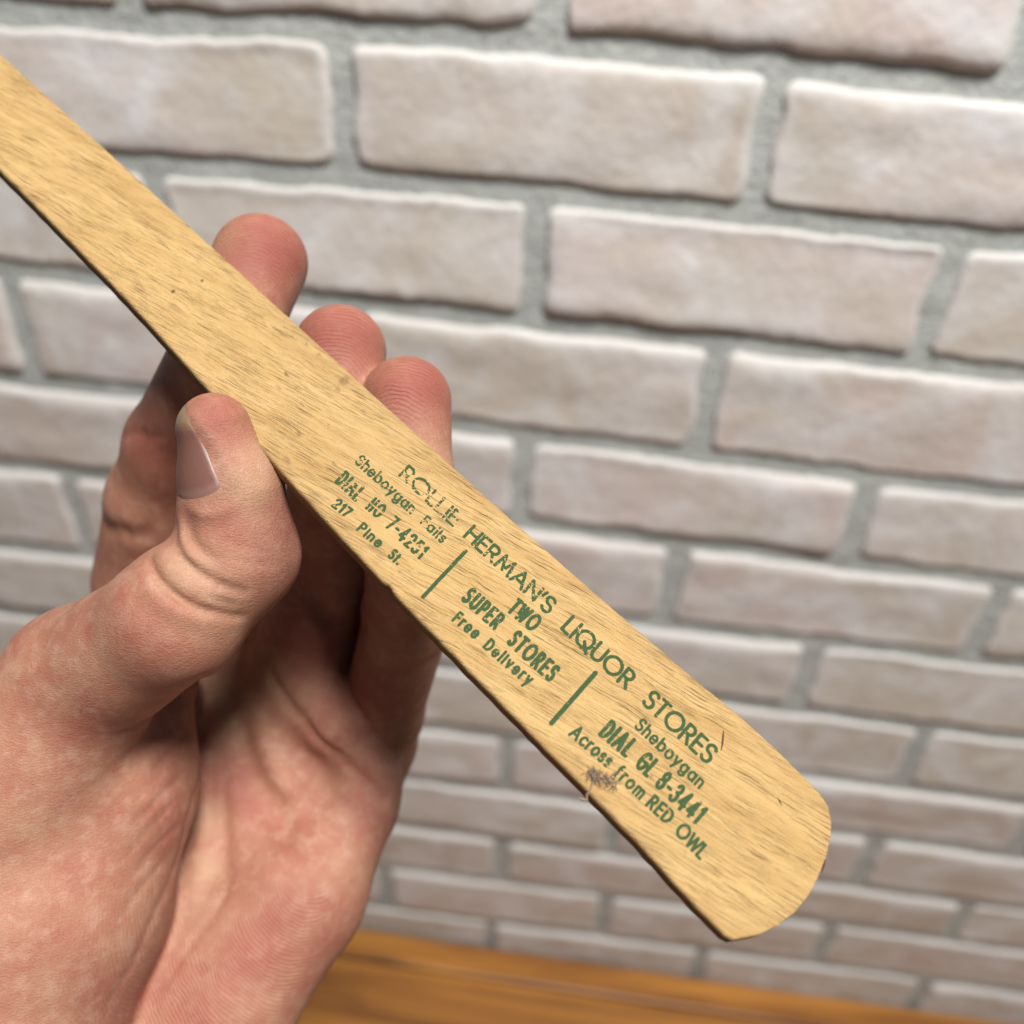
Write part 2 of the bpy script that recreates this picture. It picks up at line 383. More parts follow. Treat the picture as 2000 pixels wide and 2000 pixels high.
def mat_stick():
    t = NT('pale_bare_wood'); v = t.attr('st', 'Vector')
    gv = t.mapping(v, (1, 1, 1), (0, 0, -GA))
    wv = t.n('VectorMath', operation='ADD'); t.set(wv.inputs[0], gv)
    wn = t.n('TexNoise'); t.set(wn.inputs['Vector'], gv); wn.inputs['Scale'].default_value = .12
    sc_ = t.n('VectorMath', operation='MULTIPLY'); t.set(sc_.inputs[0], wn.outputs['Color']); sc_.inputs[1].default_value = (0, 1.4, 0)
    t.set(wv.inputs[1], sc_.outputs[0]); wv = wv.outputs[0]
    base = t.mix(t.ramp(t.noise(t.mapping(wv, (.035, .34, 1)), 1, 5, .65), [(.32, 0), (.62, 1)]), (0.375, 0.235, 0.085), (0.52, 0.355, 0.152))
    base = t.mix(t.math('MULTIPLY', t.ramp(t.noise(t.mapping(wv, (.16, .30, 1)), 1, 3, .6), [(.52, 0), (.72, 1)]), .42), base, (0.41, 0.235, 0.08))
    fib = t.noise(t.mapping(wv, (.14, 7.0, 1)), 1, 5, .75)
    base = t.mix(t.math('MULTIPLY', t.ramp(fib, [(.46, 0), (.7, 1)]), .55), base, (0.40, 0.215, 0.075))
    d1 = t.ramp(t.noise(t.mapping(wv, (.17, 10.0, 1)), 1, 2.0, .5), [(.60, 0), (.70, 1)])      # pores, short dark dashes
    area = t.ramp(t.noise(t.mapping(wv, (.05, .22, 1)), 1, 2), [(.38, .12), (.62, 1)])
    d1 = t.math('MULTIPLY', d1, area)
    base = t.mix(t.math('MULTIPLY', d1, .36), base, (0.22, 0.11, 0.04))
    d2 = t.ramp(t.noise(t.mapping(wv, (.09, 6.5, 1), (0, 0, 0), (13, 5, 0)), 1, 2, .5), [(.66, 0), (.71, 1)])  # longer cracks
    base = t.mix(t.math('MULTIPLY', d2, .6), base, (0.16, 0.075, 0.03))
    fuzz = t.noise(t.mapping(v, (3.4, 5.6, 1)), 1, 4, .75)
    base = t.mix(t.math('MULTIPLY', t.ramp(fuzz, [(.5, 0), (.72, 1)]), .45), base, (0.57, 0.42, 0.22))
    base = t.mix(t.math('MULTIPLY', t.ramp(t.noise(t.mapping(v, (4.2, 6.5, 1), (0, 0, 0), (9, 3, 0)), 1, 4, .7), [(.52, 0), (.70, 1)]), .42), base, (0.36, 0.20, 0.07))
    grime = t.math('MULTIPLY', t.attr('grime'), t.ramp(t.noise(t.mapping(wv, (.12, .5, 1)), 1, 4, .7), [(.35, .1), (.65, 1)]))
    base = t.mix(t.math('MULTIPLY', grime, .55), base, (0.25, 0.15, 0.075))
    stain = t.attr('stain')
    base = t.mix(t.math('MULTIPLY', stain, t.ramp(t.noise(v, 1.6, 3), [(.3, .4), (.6, 1)])), base, (0.15, 0.085, 0.045))
    base = t.mix(t.attr('hole'), base, (0.015, 0.01, 0.007))
    base = t.mix(t.attr('side'), base, (0.20, 0.11, 0.05))  # shade of the stick's sides mixed into the wood colour
    h = t.math('ADD', t.math('MULTIPLY', fib, .35), t.math('MULTIPLY', t.noise(t.mapping(v, (3.0, 4.5, 1)), 1, 4, .75), .65))
    h = t.math('SUBTRACT', h, t.math('MULTIPLY', t.math('ADD', d1, d2), .8))
    return t.out(base, 0.72, t.bump(h, 0.00030, 1.0), **{'Specular IOR Level': .25})
org = cam2w(stick3(np.array(60.0), np.array(10.0)))
MS = mat_stick()
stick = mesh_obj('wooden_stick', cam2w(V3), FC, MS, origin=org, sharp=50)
tag(stick, 'pale flat wooden stick with green printed store lettering held between thumb and fingers', 'wooden stick')
S2 = SS.ravel(); T2 = SEC[..., 0].ravel()
attr(stick, 'st', np.stack([S2, T2, SEC[..., 1].ravel()], -1), 'FLOAT_VECTOR')
def blobs(lst):
    o = np.zeros(len(S2))
    for x, y, rs, rt, a in lst:
        c = st(x, y); o = np.maximum(o, a * np.clip(1.25 - (((S2 - c[0]) / rs) ** 2 + ((T2 - c[1]) / rt) ** 2), 0, 1))
    return o * (SEC[..., 1].ravel() > -.3)
attr(stick, 'stain', blobs([(672, 744, .9, 1.1, .75), (660, 762, .5, .5, .6), (560, 733, .5, .4, .7), (563, 729, .8, .5, .3), (560, 900, .9, .6, .6), (583, 848, .5, .5, .75),
      (652, 905, .5, .4, .6), (600, 673, .35, .35, .7), (623, 693, .4, .4, .75), (580, 758, .5, .35, .55), (590, 790, .6, .3, .5), (545, 757, .8, .3, .5),
      (710, 803, .6, .4, .4), (752, 1148, 1.1, .9, .95), (1160, 1516, .9, .6, .95), (1170, 1524, 1.4, 1.0, .5), (1272, 1517, .5, .4, .7), (270, 560, 1.6, .9, .3), (340, 600, 1.5, .9, .25),
      (1300, 1240, 1.6, .7, .18), (1470, 1600, 1.2, .8, .15), (1270, 1660, 1.4, .6, .2), (640, 830, .3, .3, .5), (780, 1115, .25, .25, .6), (1130, 1480, .6, .3, .25)]))
attr(stick, 'hole', blobs([(338, 569, .42, .40, 1), (394, 548, .38, .28, 1), (559, 729, .22, .22, .9), (752, 1152, .45, .3, .7), (1340, 1668, .2, .2, .7)]))
side = np.clip((-SEC[..., 1].ravel() - .3) / .9, 0, 1) * .8  # mask for the painted shade, growing below the printed face
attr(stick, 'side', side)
ed_ = np.minimum(T2 - np.repeat(tl, n_r), np.repeat(th, n_r) - T2)
sg = np.interp(S2, (smin, st(250, 450)[0], st(700, 900)[0], st(900, 1100)[0], st(1150, 1400)[0], smax), (.5, .45, .55, .30, .35, .45))
attr(stick, 'grime', np.clip(sg * np.exp(-ed_ / 1.6) * 1.6 + .28 * np.exp(-((S2 - st(600, 800)[0]) / 22) ** 2), 0, 1))

# ---- stroke alphabet for the print: unit cap height, polylines
def arc(cx, cy, rx, ry, a0, a1, n=14):
    return [(cx + rx * math.cos(math.radians(a0 + (a1 - a0) * k / n)), cy + ry * math.sin(math.radians(a0 + (a1 - a0) * k / n))) for k in range(n + 1)]
def S_(w, h, top=.52):
    r1 = (1 - top) / 2 * h; r2_ = top / 2 * h
    return [arc(w / 2, h - r1, w / 2 * .92, r1, 25, 270) + arc(w / 2, r2_, w / 2, r2_, 90, -155)[1:]]
X = .68
G = {
 'R': (.56, [[(0, 0), (0, 1)], [(0, 1), (.24, 1)] + arc(.24, .74, .26, .26, 90, -90) + [(0, .48)], [(.24, .48), (.54, 0)]]),
 'O': (.98, [arc(.49, .5, .49, .5, 90, 450, 28)]),
 'L': (.42, [[(0, 1), (0, 0), (.42, 0)]]), 'I': (.0, [[(0, 0), (0, 1)]]),
 'E': (.46, [[(.46, 1), (0, 1), (0, 0), (.46, 0)], [(0, .52), (.42, .52)]]),
 'H': (.62, [[(0, 0), (0, 1)], [(.62, 0), (.62, 1)], [(0, .52), (.62, .52)]]),
 'M': (.92, [[(0, 0), (.14, 1), (.46, .12), (.78, 1), (.92, 0)]]),
 'A': (.80, [[(0, 0), (.40, 1), (.80, 0)], [(.13, .32), (.67, .32)]]),
 'N': (.66, [[(0, 0), (0, 1), (.66, 0), (.66, 1)]]),
 "'": (.06, [[(.08, 1.02), (0, .70)]]),
 'S': (.52, S_(.52, 1)), 'Q': (.98, [arc(.49, .5, .49, .5, 90, 450, 28), [(.52, .36), (.98, -.08)]]),
 'U': (.60, [[(0, 1), (0, .30)] + arc(.30, .30, .30, .30, 180, 360) + [(.60, 1)]]),
 'T': (.52, [[(0, 1), (.52, 1)], [(.26, 1), (.26, 0)]]),
 'D': (.64, [[(0, 0), (0, 1), (.18, 1)] + arc(.18, .5, .46, .5, 90, -90, 18) + [(0, 0)]]),
 'G': (.88, [arc(.48, .5, .48, .5, 42, 340, 24) + [(.94, .48), (.56, .48)]]),
 'F': (.42, [[(.42, 1), (0, 1), (0, 0)], [(0, .52), (.38, .52)]]),
 'P': (.50, [[(0, 0), (0, 1), (.24, 1)] + arc(.24, .73, .26, .27, 90, -90) + [(0, .46)]]),
 'W': (1.06, [[(0, 1), (.26, 0), (.53, .95), (.80, 0), (1.06, 1)]]),
 '1': (.18, [[(0, .82), (.18, 1), (.18, 0)]]),
 '2': (.50, [arc(.25, .74, .25, .26, 170, -35, 12) + [(0, 0), (.52, 0)]]),
 '3': (.48, [arc(.23, .76, .22, .24, 160, -90, 12), arc(.22, .27, .26, .27, 90, -160, 14)]),
 '4': (.56, [[(.40, 0), (.40, 1), (0, .26), (.56, .26)]]),
 '5': (.48, [[(.44, 1), (.10, 1), (.04, .56)] + arc(.20, .31, .28, .31, 125, -150, 14)]),
 '7': (.48, [[(0, 1), (.48, 1), (.14, 0)]]),
 '8': (.50, [arc(.25, .76, .21, .24, 90, 450, 18), arc(.25, .27, .25, .27, 90, 450, 18)]),
 '-': (.26, [[(0, .42), (.26, .42)]]), '.': (.04, [[(0, .05), (.04, .05)]]),
 'h': (.44, [[(0, 0), (0, 1)], [(0, .36)] + arc(.22, .44, .22, .24, 180, 0) + [(.44, 0)]]),
 'e': (.56, [[(.03, .34), (.55, .34)] + arc(.28, .34, .27, .34, 0, 318, 20)]),
 'b': (.56, [[(0, 0), (0, 1)], arc(.29, .34, .27, .34, 90, 450, 20)]),
 'o': (.58, [arc(.29, .34, .29, .34, 90, 450, 20)]),
 'y': (.50, [[(0, X), (.25, .04)], [(.50, X), (.14, -.30)]]),
 'g': (.56, [arc(.27, .34, .27, .34, 90, 450, 20), [(.55, X), (.55, -.05)] + arc(.30, -.05, .25, .25, 0, -150, 10)]),
 'a': (.56, [arc(.27, .34, .27, .34, 90, 450, 20), [(.55, X), (.55, 0)]]),
 'n': (.44, [[(0, 0), (0, X)], [(0, .36)] + arc(.22, .44, .22, .24, 180, 0) + [(.44, 0)]]),
 'm': (.76, [[(0, 0), (0, X)], [(0, .38)] + arc(.19, .46, .19, .22, 180, 0) + [(.38, 0)], [(.38, .38)] + arc(.57, .46, .19, .22, 180, 0) + [(.76, 0)]]),
 'l': (.0, [[(0, 0), (0, 1)]]), 'i': (.0, [[(0, 0), (0, X)], [(0, .84), (0, .90)]]),
 's': (.36, S_(.36, X)), 'c': (.48, [arc(.30, .34, .29, .34, 48, 312, 18)]),
 'r': (.26, [[(0, 0), (0, X)], [(0, .34)] + arc(.22, .44, .22, .24, 180, 80, 8)]),
 'f': (.28, [[(.10, 0), (.10, .80)] + arc(.26, .80, .16, .20, 180, 90, 8), [(0, X), (.26, X)]]),
 'v': (.48, [[(0, X), (.24, 0), (.48, X)]]), 't': (.26, [[(.12, 0), (.12, .90)], [(0, X), (.26, X)]]),
}
MI = NT('green_print')
_v = MI.attr('st', 'Vector')
_c = MI.mix(MI.ramp(MI.noise(_v, 3.0, 4, .65), [(.35, 0), (.7, 1)]), (0.018, 0.045, 0.013), (0.042, 0.078, 0.024))
MI = MI.out(_c, 0.7, MI.bump(MI.noise(_v, 4.0, 3), .00006, .6), **{'Specular IOR Level': .2})
GRID = .055
def emit(name, fld, o, ux, uy, x0, y0):
    """polygons of the region where fld < 0 (marching squares), on the face of the stick"""
    ny, nx = fld.shape
    ins = fld < 0
    n = ins[:-1, :-1].astype(int) + ins[:-1, 1:] + ins[1:, 1:] + ins[1:, :-1]
    V, Fs = [], []
    full = np.argwhere(n == 4)
    # runs of full cells become one long quad
    for j in np.unique(full[:, 0]) if len(full) else []:
        cs = full[full[:, 0] == j][:, 1]
        cut = np.where(np.diff(cs) > 1)[0]
        for run in np.split(cs, cut + 1):
            a, b = run[0], run[-1] + 1; k = len(V)
            V += [(a, j), (b, j), (b, j + 1), (a, j + 1)]; Fs.append((k, k + 1, k + 2, k + 3))
    for j, i in np.argwhere((n > 0) & (n < 4)):
        cs = [(i, j), (i + 1, j), (i + 1, j + 1), (i, j + 1)]; f = [fld[y, x] for x, y in cs]; poly = []
        for k in range(4):
            a, b = f[k], f[(k + 1) % 4]
            if a < 0: poly.append(cs[k])
            if (a < 0) != (b < 0):
                w = a / (a - b); p, r = cs[k], cs[(k + 1) % 4]; poly.append((p[0] + (r[0] - p[0]) * w, p[1] + (r[1] - p[1]) * w))
        if len(poly) > 2:
            k = len(V); V += poly; Fs.append(tuple(range(k, k + len(poly))))
    V = np.array(V, float) * GRID + (x0, y0)
    s2 = o[None, :] + V[:, :1] * ux + V[:, 1:] * uy
    ob = mesh_obj(name, cam2w(stick3(s2[:, 0], s2[:, 1], .022)), Fs, MI, stick, origin=org, smooth=False)
    attr(ob, 'st', np.column_stack([s2, np.zeros(len(s2))]), 'FLOAT_VECTOR')
    return ob
rl = np.random.default_rng(3)
def field(strokes, o, e, cap, weight, wear, split=0.0, pad=.8):
    ux = (e - o); L = np.linalg.norm(ux); ux = ux / L; uy = np.array((ux[1], -ux[0]))
    if uy[1] > 0: uy = -uy
    nx, ny = int((L + 2 * pad) / GRID) + 2, int((cap * 1.35 + 2 * pad) / GRID) + 2
    x0, y0 = -pad, -pad - .32 * cap
    xx = x0 + np.arange(nx) * GRID; yy = y0 + np.arange(ny) * GRID
    d = np.full((ny, nx), 9.0)
    for pl in strokes:
        for (ax, ay), (bx, by) in zip(pl[:-1], pl[1:]):
            i0, i1 = np.searchsorted(xx, (min(ax, bx) - .8, max(ax, bx) + .8)); j0, j1 = np.searchsorted(yy, (min(ay, by) - .8, max(ay, by) + .8))
            px, py = xx[None, i0:i1], yy[j0:j1, None]
            dx, dy = bx - ax, by - ay; l2 = dx * dx + dy * dy + 1e-12
            h = np.clip(((px - ax) * dx + (py - ay) * dy) / l2, 0, 1)
            d[j0:j1, i0:i1] = np.minimum(d[j0:j1, i0:i1], np.hypot(px - ax - h * dx, py - ay - h * dy))
    k = 1 / GRID
    nz = .5 * vnoise((ny, nx), (.28 * k, .5 * k), rl) + .3 * vnoise((ny, nx), (.14 * k, .2 * k), rl) + .2 * vnoise((ny, nx), (.9 * k, 2.2 * k), rl) - .5
    f = d - weight / 2 + nz * (.05 + .22 * wear)
    spots = .6 * vnoise((ny, nx), (.16 * k, .30 * k), rl) + .4 * vnoise((ny, nx), (.5 * k, 1.4 * k), rl)
    f = np.maximum(f, (spots - (.86 - .36 * wear)) * .8)
    if split:
        yc = (yy / cap)[:, None]
        gap = np.exp(-((yc - split) / .05) ** 2) * (vnoise((ny, nx), (9 * k, 1.6 * k), rl) > .25)
        f = np.maximum(f, gap * .5 - .2)
    return f, ux, uy, x0, y0
def word(name, text, p0, p1, cap_px, weight_px, wear=.2, track=.20, split=0.0, tall=1.0):
    o, e = st(*p0), st(*p1); L = np.linalg.norm(e - o)
    mmpx = L / math.hypot(p1[0] - p0[0], p1[1] - p0[1])
    upv = st(p0[0] + .683 * cap_px, p0[1] - .730 * cap_px) - o
    ud = (e - o) / L; un = np.array((ud[1], -ud[0])); un = un if un[1] < 0 else -un
    cap = abs(upv @ un) * 1.12; shear = (upv @ ud) / cap; wt = weight_px * mmpx * .98
    adv = sum(G[c][0] for c in text) + track * (len(text) - 1)
    kx = (L - wt) / adv
    strokes, x = [], wt / 2
    for c in text:
        w, ps = G[c]
        for p in ps: strokes.append([(x + kx * a + shear * (cap - wt) * b, wt / 2 + (cap - wt) * b) for a, b in p])
        x += kx * (w + track)
    f, ux, uy, x0, y0 = field(strokes, o, e, cap, wt, wear, split)
    ob = emit(name, f, o, ux, uy, x0, y0); return ob
for a in [
  ('ROLLIE', (776, 929), (884, 1031), 29, 5.6, .72, .22), ("HERMAN'S", (902, 1048), (1069, 1203), 31, 6.6, .36, .22),
  ('LIQUOR', (1092, 1228), (1222, 1350), 35, 7.4, .14, .22), ('STORES', (1249, 1373), (1381, 1496), 36, 7.8, .08, .22),
  ('Sheboygan', (690, 903), (801, 1006), 22, 4.6, .50, .30), ('Falls', (818, 1022), (862, 1063), 21, 4.6, .5, .36),
  ('DIAL', (652, 941), (694, 981), 30, 6.2, .42, .55, .5), ('HO', (711, 993), (737, 1015), 29, 6.0, .42, .60, .5), ('7-4251', (750, 1028), (818, 1094), 29, 6.0, .34, .46, .52),
  ('217', (645, 988), (676, 1013), 21, 5.4, .2, .38), ('Pine', (694, 1035), (738, 1073), 21, 5.2, .15, .40), ('St.', (754, 1087), (775, 1106), 22, 5.4, .15, .40),
  ('TWO', (987, 1193), (1039, 1237), 33, 7.6, .22, .46), ('SUPER', (897, 1171), (966, 1233), 33, 7.4, .24, .52), ('STORES', (986, 1255), (1073, 1335), 34, 7.8, .16, .50),
  ('Free', (880, 1212), (927, 1251), 24, 6.0, .12, .42), ('Delivery', (940, 1265), (1030, 1342), 25, 6.0, .14, .46),
  ('Sheboygan', (1236, 1420), (1365, 1543), 25, 5.8, .05, .32), ('DIAL', (1166, 1435), (1222, 1482), 38, 8.8, .18, .55), ('GL', (1236, 1495), (1264, 1521), 38, 8.6, .12, .60),
  ('8-3441', (1275, 1534), (1357, 1613), 38, 8.2, .14, .42), ('Across', (1108, 1435), (1185, 1502), 27, 6.2, .10, .36), ('from', (1195, 1513), (1249, 1564), 27, 6.2, .10, .40),
  ('RED', (1258, 1573), (1302, 1613), 28, 6.8, .06, .36), ('OWL', (1314, 1626), (1367, 1682), 29, 6.8, .05, .26)]:
    word('printed_word', a[0], a[1], a[2], a[3], a[4], a[5], a[6], a[7] if len(a) > 7 else 0.0)
for p, r, w in (((824, 1168), (912, 1074), 7.5), ((1074, 1416), (1166, 1311), 9.0)):
    o, e = st(*p), st(*r); L = np.linalg.norm(e - o); wt = w * L / math.hypot(p[0] - r[0], p[1] - r[1])
    f, ux, uy, x0, y0 = field([[(wt / 2, 0), (L - wt / 2, 0)]], o, e, 1.0, wt, .10)
    emit('printed_line', f, o, ux, uy, x0, y0)

# ------------------------------------------------------------------ the hand (implicit surface)
def cap(P, a, ra, b, rb):
    ab = b - a; h = np.clip((P - a) @ ab / (ab @ ab), 0, 1)
    Q = P - a - h[:, None] * ab
    return np.sqrt((Q * Q).sum(1)) - (ra + h * (rb - ra))
def smin(a, b, k):
    h = np.maximum(k - np.abs(a - b), 0) / k; return np.minimum(a, b) - h * h * k * .25
def chain(pts):
    out = []
    for x, y, d, r in pts: out.append((at(x, y, d).astype(np.float32), np.float32(r * d / F)))
    return out
TI = THICK
def behind(x, y, r, extra=0.0):
    """depth for a finger of r pixels whose pad lies on the back of the stick"""
    d = stick_depth(x, y) / 1.0
    return d + (TI + r * d / F * 1.0) * 1.02 + extra
TD = stick_depth(470, 850) - .5
print('thumb depth', TD, stick_depth(508, 512), stick_depth(794, 784), stick_depth(1500, 1700))
idx = [(508, 512, behind(508, 512, 92, -1.5), 92), (440, 670, behind(440, 670, 88, 4.5), 90), (350, 870, 193, 98), (320, 980, 205, 104), (300, 1130, 224, 112)]
mid = [(664, 686, behind(664, 686, 90, .6), 90), (658, 850, behind(658, 850, 86, 6.0), 86), (642, 1065, 193, 92), (585, 1330, 212, 96)]
rin = [(794, 784, behind(794, 784, 88, -2.2), 88), (800, 950, behind(800, 950, 84, 4.5), 83), (797, 1200, 190, 86), (745, 1395, 207, 78), (690, 1490, 214, 84)]
pin = [(800, 1010, 196, 66), (790, 1200, 210, 68), (738, 1450, 217, 72), (680, 1600, 212, 84)]
thumb = [(419, 838, TD, 71), (453, 955, TD + 2.5, 90), (460, 1080, TD + 5.5, 115), (345, 1205, TD + 5, 122), (160, 1330, 166, 140), (20, 1560, 170, 200)]
palm = [
  [(700, 1590, 203, 74), (584, 1738, 197, 132), (432, 1948, 189, 148), (270, 2200, 184, 190)],          # little-finger side
  [(600, 1305, 205, 70), (660, 1413, 200, 52), (733, 1512, 203, 45)], [(560, 1400, 211, 92), (560, 1560, 212, 120)],
  [(480, 1560, 213, 150), (390, 1800, 207, 190), (250, 2100, 196, 230)],
  [(330, 1180, 222, 120), (400, 1450, 215, 150)], [(380, 1140, 226, 110), (560, 1200, 222, 100), (600, 1380, 218, 100)],
  [(255, 1330, 187, 126), (178, 1530, 181, 200), (85, 1760, 175, 236), (-10, 2000, 172, 250), (-80, 2300, 172, 265)],   # ball of the thumb
  [(100, 2250, 184, 280), (-160, 2750, 165, 330), (-420, 3250, 140, 340)]]                             # wrist, forearm
CH = {k: chain(v) for k, v in (('idx', idx), ('mid', mid), ('rin', rin), ('pin', pin), ('thumb', thumb))}
PALM = [chain(c) for c in palm]
def chain_d(P, ch, k):
    d = None
    for (a, ra), (b, rb) in zip(ch[:-1], ch[1:]):
        c = cap(P, a, ra, b, rb); d = c if d is None else smin(d, c, k)
    return d
def base_sdf(P):
    dp = None
    for i, c in enumerate(PALM):
        x = chain_d(P, c, 3.0)
        dp = x if dp is None else smin(dp, x, (0, 9.0, 10, 10, 8, 6, 3.0, 10)[i])
    d = dp
    for k, kk in (('idx', 5.0), ('mid', 5.0), ('rin', 2.5), ('pin', 4.0), ('thumb', 3.5)):
        d = np.minimum(d, smin(dp, chain_d(P, CH[k], 3.0 if k != 'thumb' else 4.0), kk))
    # flesh gives way to the stick
    Q = P - P0.astype(np.float32); qs = Q @ ax_a.astype(np.float32); qt = Q @ ax_b.astype(np.float32); qh = Q @ ax_f.astype(np.float32)
    l_, h_ = np.interp(qs, q, tl), np.interp(qs, q, th)
    box = np.maximum(np.maximum(qt - h_, l_ - qt), np.maximum(qh, -qh - THICK)) + .12
    return np.maximum(d, -box.astype(np.float32))
def march(x, y, tmax=260.0):
    r = ray(x, y); n = np.linalg.norm(r); t = 100.0
    for _ in range(120):
        p = r * t; d = float(base_sdf(p[None].astype(np.float32))[0])
        if d < .02: return p
        t += max(d, .03) / n * .9
        if t > tmax: return None
    return None
CREASE = [  # pixels, depth mm (negative = ridge), width mm, strength kept at the ends
  ([(335, 1030), (343, 1062), (361, 1093), (395, 1124), (440, 1146), (480, 1158)], 1.25, .62, .4),
  ([(292, 1095), (312, 1136), (341, 1163), (379, 1186), (430, 1200), (470, 1206)], 1.25, .65, .4),
  ([(356, 1020), (371, 1052), (397, 1080), (430, 1100)], .8, .6, .2),
  ([(310, 1078), (332, 1115), (368, 1148), (415, 1172)], -.8, 1.5, .5),
  ([(345, 1020), (356, 1070), (385, 1108)], -.7, 1.3, .4),
  ([(280, 1125), (310, 1165), (350, 1192), (400, 1212)], -.8, 1.6, .4),
  ([(395, 1160), (430, 1174), (462, 1184)], .5, .5, .2), ([(440, 1060), (490, 1075), (530, 1080)], .25, .6, .2), ([(440, 1085), (490, 1100), (540, 1105)], .25, .6, .2),
  ([(255, 1425), (300, 1400), (350, 1362), (395, 1325)], .9, 1.2, .6),
  ([(402, 1345), (396, 1450), (378, 1560), (346, 1680), (300, 1790), (256, 1890), (215, 1960)], .35, 1.2, .5),
  ([(520, 1300), (560, 1370), (600, 1420), (650, 1470), (700, 1515), (738, 1550), (752, 1562)], 1.2, 1.2, .8),
  ([(672, 1300), (682, 1345), (705, 1395), (740, 1440), (765, 1462)], .8, 1.0, .5),
  ([(430, 1400), (432, 1500), (434, 1600), (440, 1720)], 1.0, 1.6, .2),
  ([(408, 1440), (404, 1550), (392, 1680), (370, 1780)], -1.0, 2.2, .3),
  ([(450, 1370), (480, 1490), (530, 1580), (585, 1650)], 2.0, 2.8, .2),
  ([(500, 1400), (540, 1500), (600, 1570)], -1.2, 3.0, .3),
  ([(215, 862), (240, 850), (275, 846), (310, 852), (350, 866), (390, 890)], .35, 1.1, .8),
  ([(205, 1030), (240, 1040), (280, 1044), (330, 1040), (360, 1035)], .9, 2.4, .9),
  ([(596, 1085), (612, 1165), (650, 1212), (705, 1225)], 1.8, 2.4, .4),
  ([(290, 1520), (330, 1470), (372, 1420)], .4, .7, .2), ([(255, 1620), (310, 1560), (365, 1500)], .35, .6, .2),
  ([(255, 1720), (300, 1660), (350, 1610)], .35, .6, .2), ([(255, 1570), (300, 1525), (340, 1480)], .3, .5, .2), ([(250, 1670), (300, 1610), (345, 1560)], .3, .5, .2),
  ([(230, 1800), (280, 1730), (330, 1670)], .35, .6, .2), ([(255, 1475), (300, 1450), (350, 1410)], .3, .5, .2),
  ([(600, 1690), (560, 1790), (520, 1850)], .4, 2.2, .2),
  ([(410, 1860), (370, 1930), (320, 1985)], .9, 4.0, .2),
  ([(372, 802), (408, 846), (437, 896), (462, 948)], -.5, .8, .5), ([(372, 994), (412, 1006), (458, 986)], -.5, .9, .5),
  ([(300, 1960), (360, 1860), (420, 1780), (450, 1720)], .5, .9, .2), ([(470, 1480), (500, 1600), (560, 1720)], .35, .8, .2),
]
CR3 = []
for pts, dp, wd, ef in CREASE:
    p3 = [march(*p) for p in pts]; p3 = [p for p in p3 if p is not None]
    if len(p3) > 1: CR3.append((np.array(p3), dp, wd, ef))
def catmull(p, n=5):
    q = [p[0] * 2 - p[1], *p, p[-1] * 2 - p[-2]]; out = []
    for i in range(1, len(q) - 2):
        for k in range(n):
            t = k / n; a, b, c, d = q[i - 1], q[i], q[i + 1], q[i + 2]
            out.append(.5 * (2 * b + (c - a) * t + (2 * a - 5 * b + 4 * c - d) * t * t + (3 * b - 3 * c + d - a) * t ** 3))
    out.append(q[-2]); return np.array(out)
CR3 = [(catmull(p), dp, wd, ef) for p, dp, wd, ef in CR3]
def full_sdf(P):
    d = base_sdf(P)
    for p3, dp, wd, ef in CR3:
        lo, hi = p3.min(0) - 3 * wd, p3.max(0) + 3 * wd
        m = np.all((P > lo) & (P < hi), 1)
        if not m.any(): continue
        Q = P[m].astype(np.float64); best = np.full(len(Q), 1e9); par = np.zeros(len(Q)); n = len(p3) - 1
        for i in range(n):
            a, b = p3[i], p3[i + 1]; ab = b - a; h = np.clip((Q - a) @ ab / (ab @ ab + 1e-9), 0, 1)
            e = ((Q - a - h[:, None] * ab) ** 2).sum(1); w = e < best
            best[w] = e[w]; par[w] = (i + h[w]) / n
        fade = np.clip(np.minimum(par, 1 - par) / .25 * (1 - ef) + ef, 0, 1)
        d[m] += (dp * fade * np.exp(-best / (wd * wd))).astype(np.float32)
    return d
VOX = .5
allp = np.array([p for c in list(CH.values()) + PALM for p, r in c]); allr = np.array([r for c in list(CH.values()) + PALM for p, r in c])
lo = (allp - allr[:, None]).min(0) - 4; hi = (allp + allr[:, None]).max(0) + 4
B = 8
nb = np.ceil((hi - lo) / (VOX * B)).astype(int)
dims = nb * B
gi = np.stack(np.meshgrid(*[np.arange(n) for n in nb], indexing='ij'), -1).reshape(-1, 3)
cen = (lo + (gi + .5) * B * VOX).astype(np.float32)
dc = np.concatenate([base_sdf(c) for c in np.array_split(cen, 8)])
act = np.abs(dc) < VOX * B * .9 + 3.0
D = np.repeat(np.repeat(np.repeat(np.where(dc < 0, -9, 9).astype(np.float32).reshape(nb), B, 0), B, 1), B, 2)
sub = np.stack(np.meshgrid(*[np.arange(B)] * 3, indexing='ij'), -1).reshape(-1, 3)
ga = gi[act]
for blk in np.array_split(ga, max(1, len(ga) // 600)):
    I = (blk[:, None] * B + sub[None]).reshape(-1, 3)
    D[I[:, 0], I[:, 1], I[:, 2]] = full_sdf((lo + I * VOX).astype(np.float32))
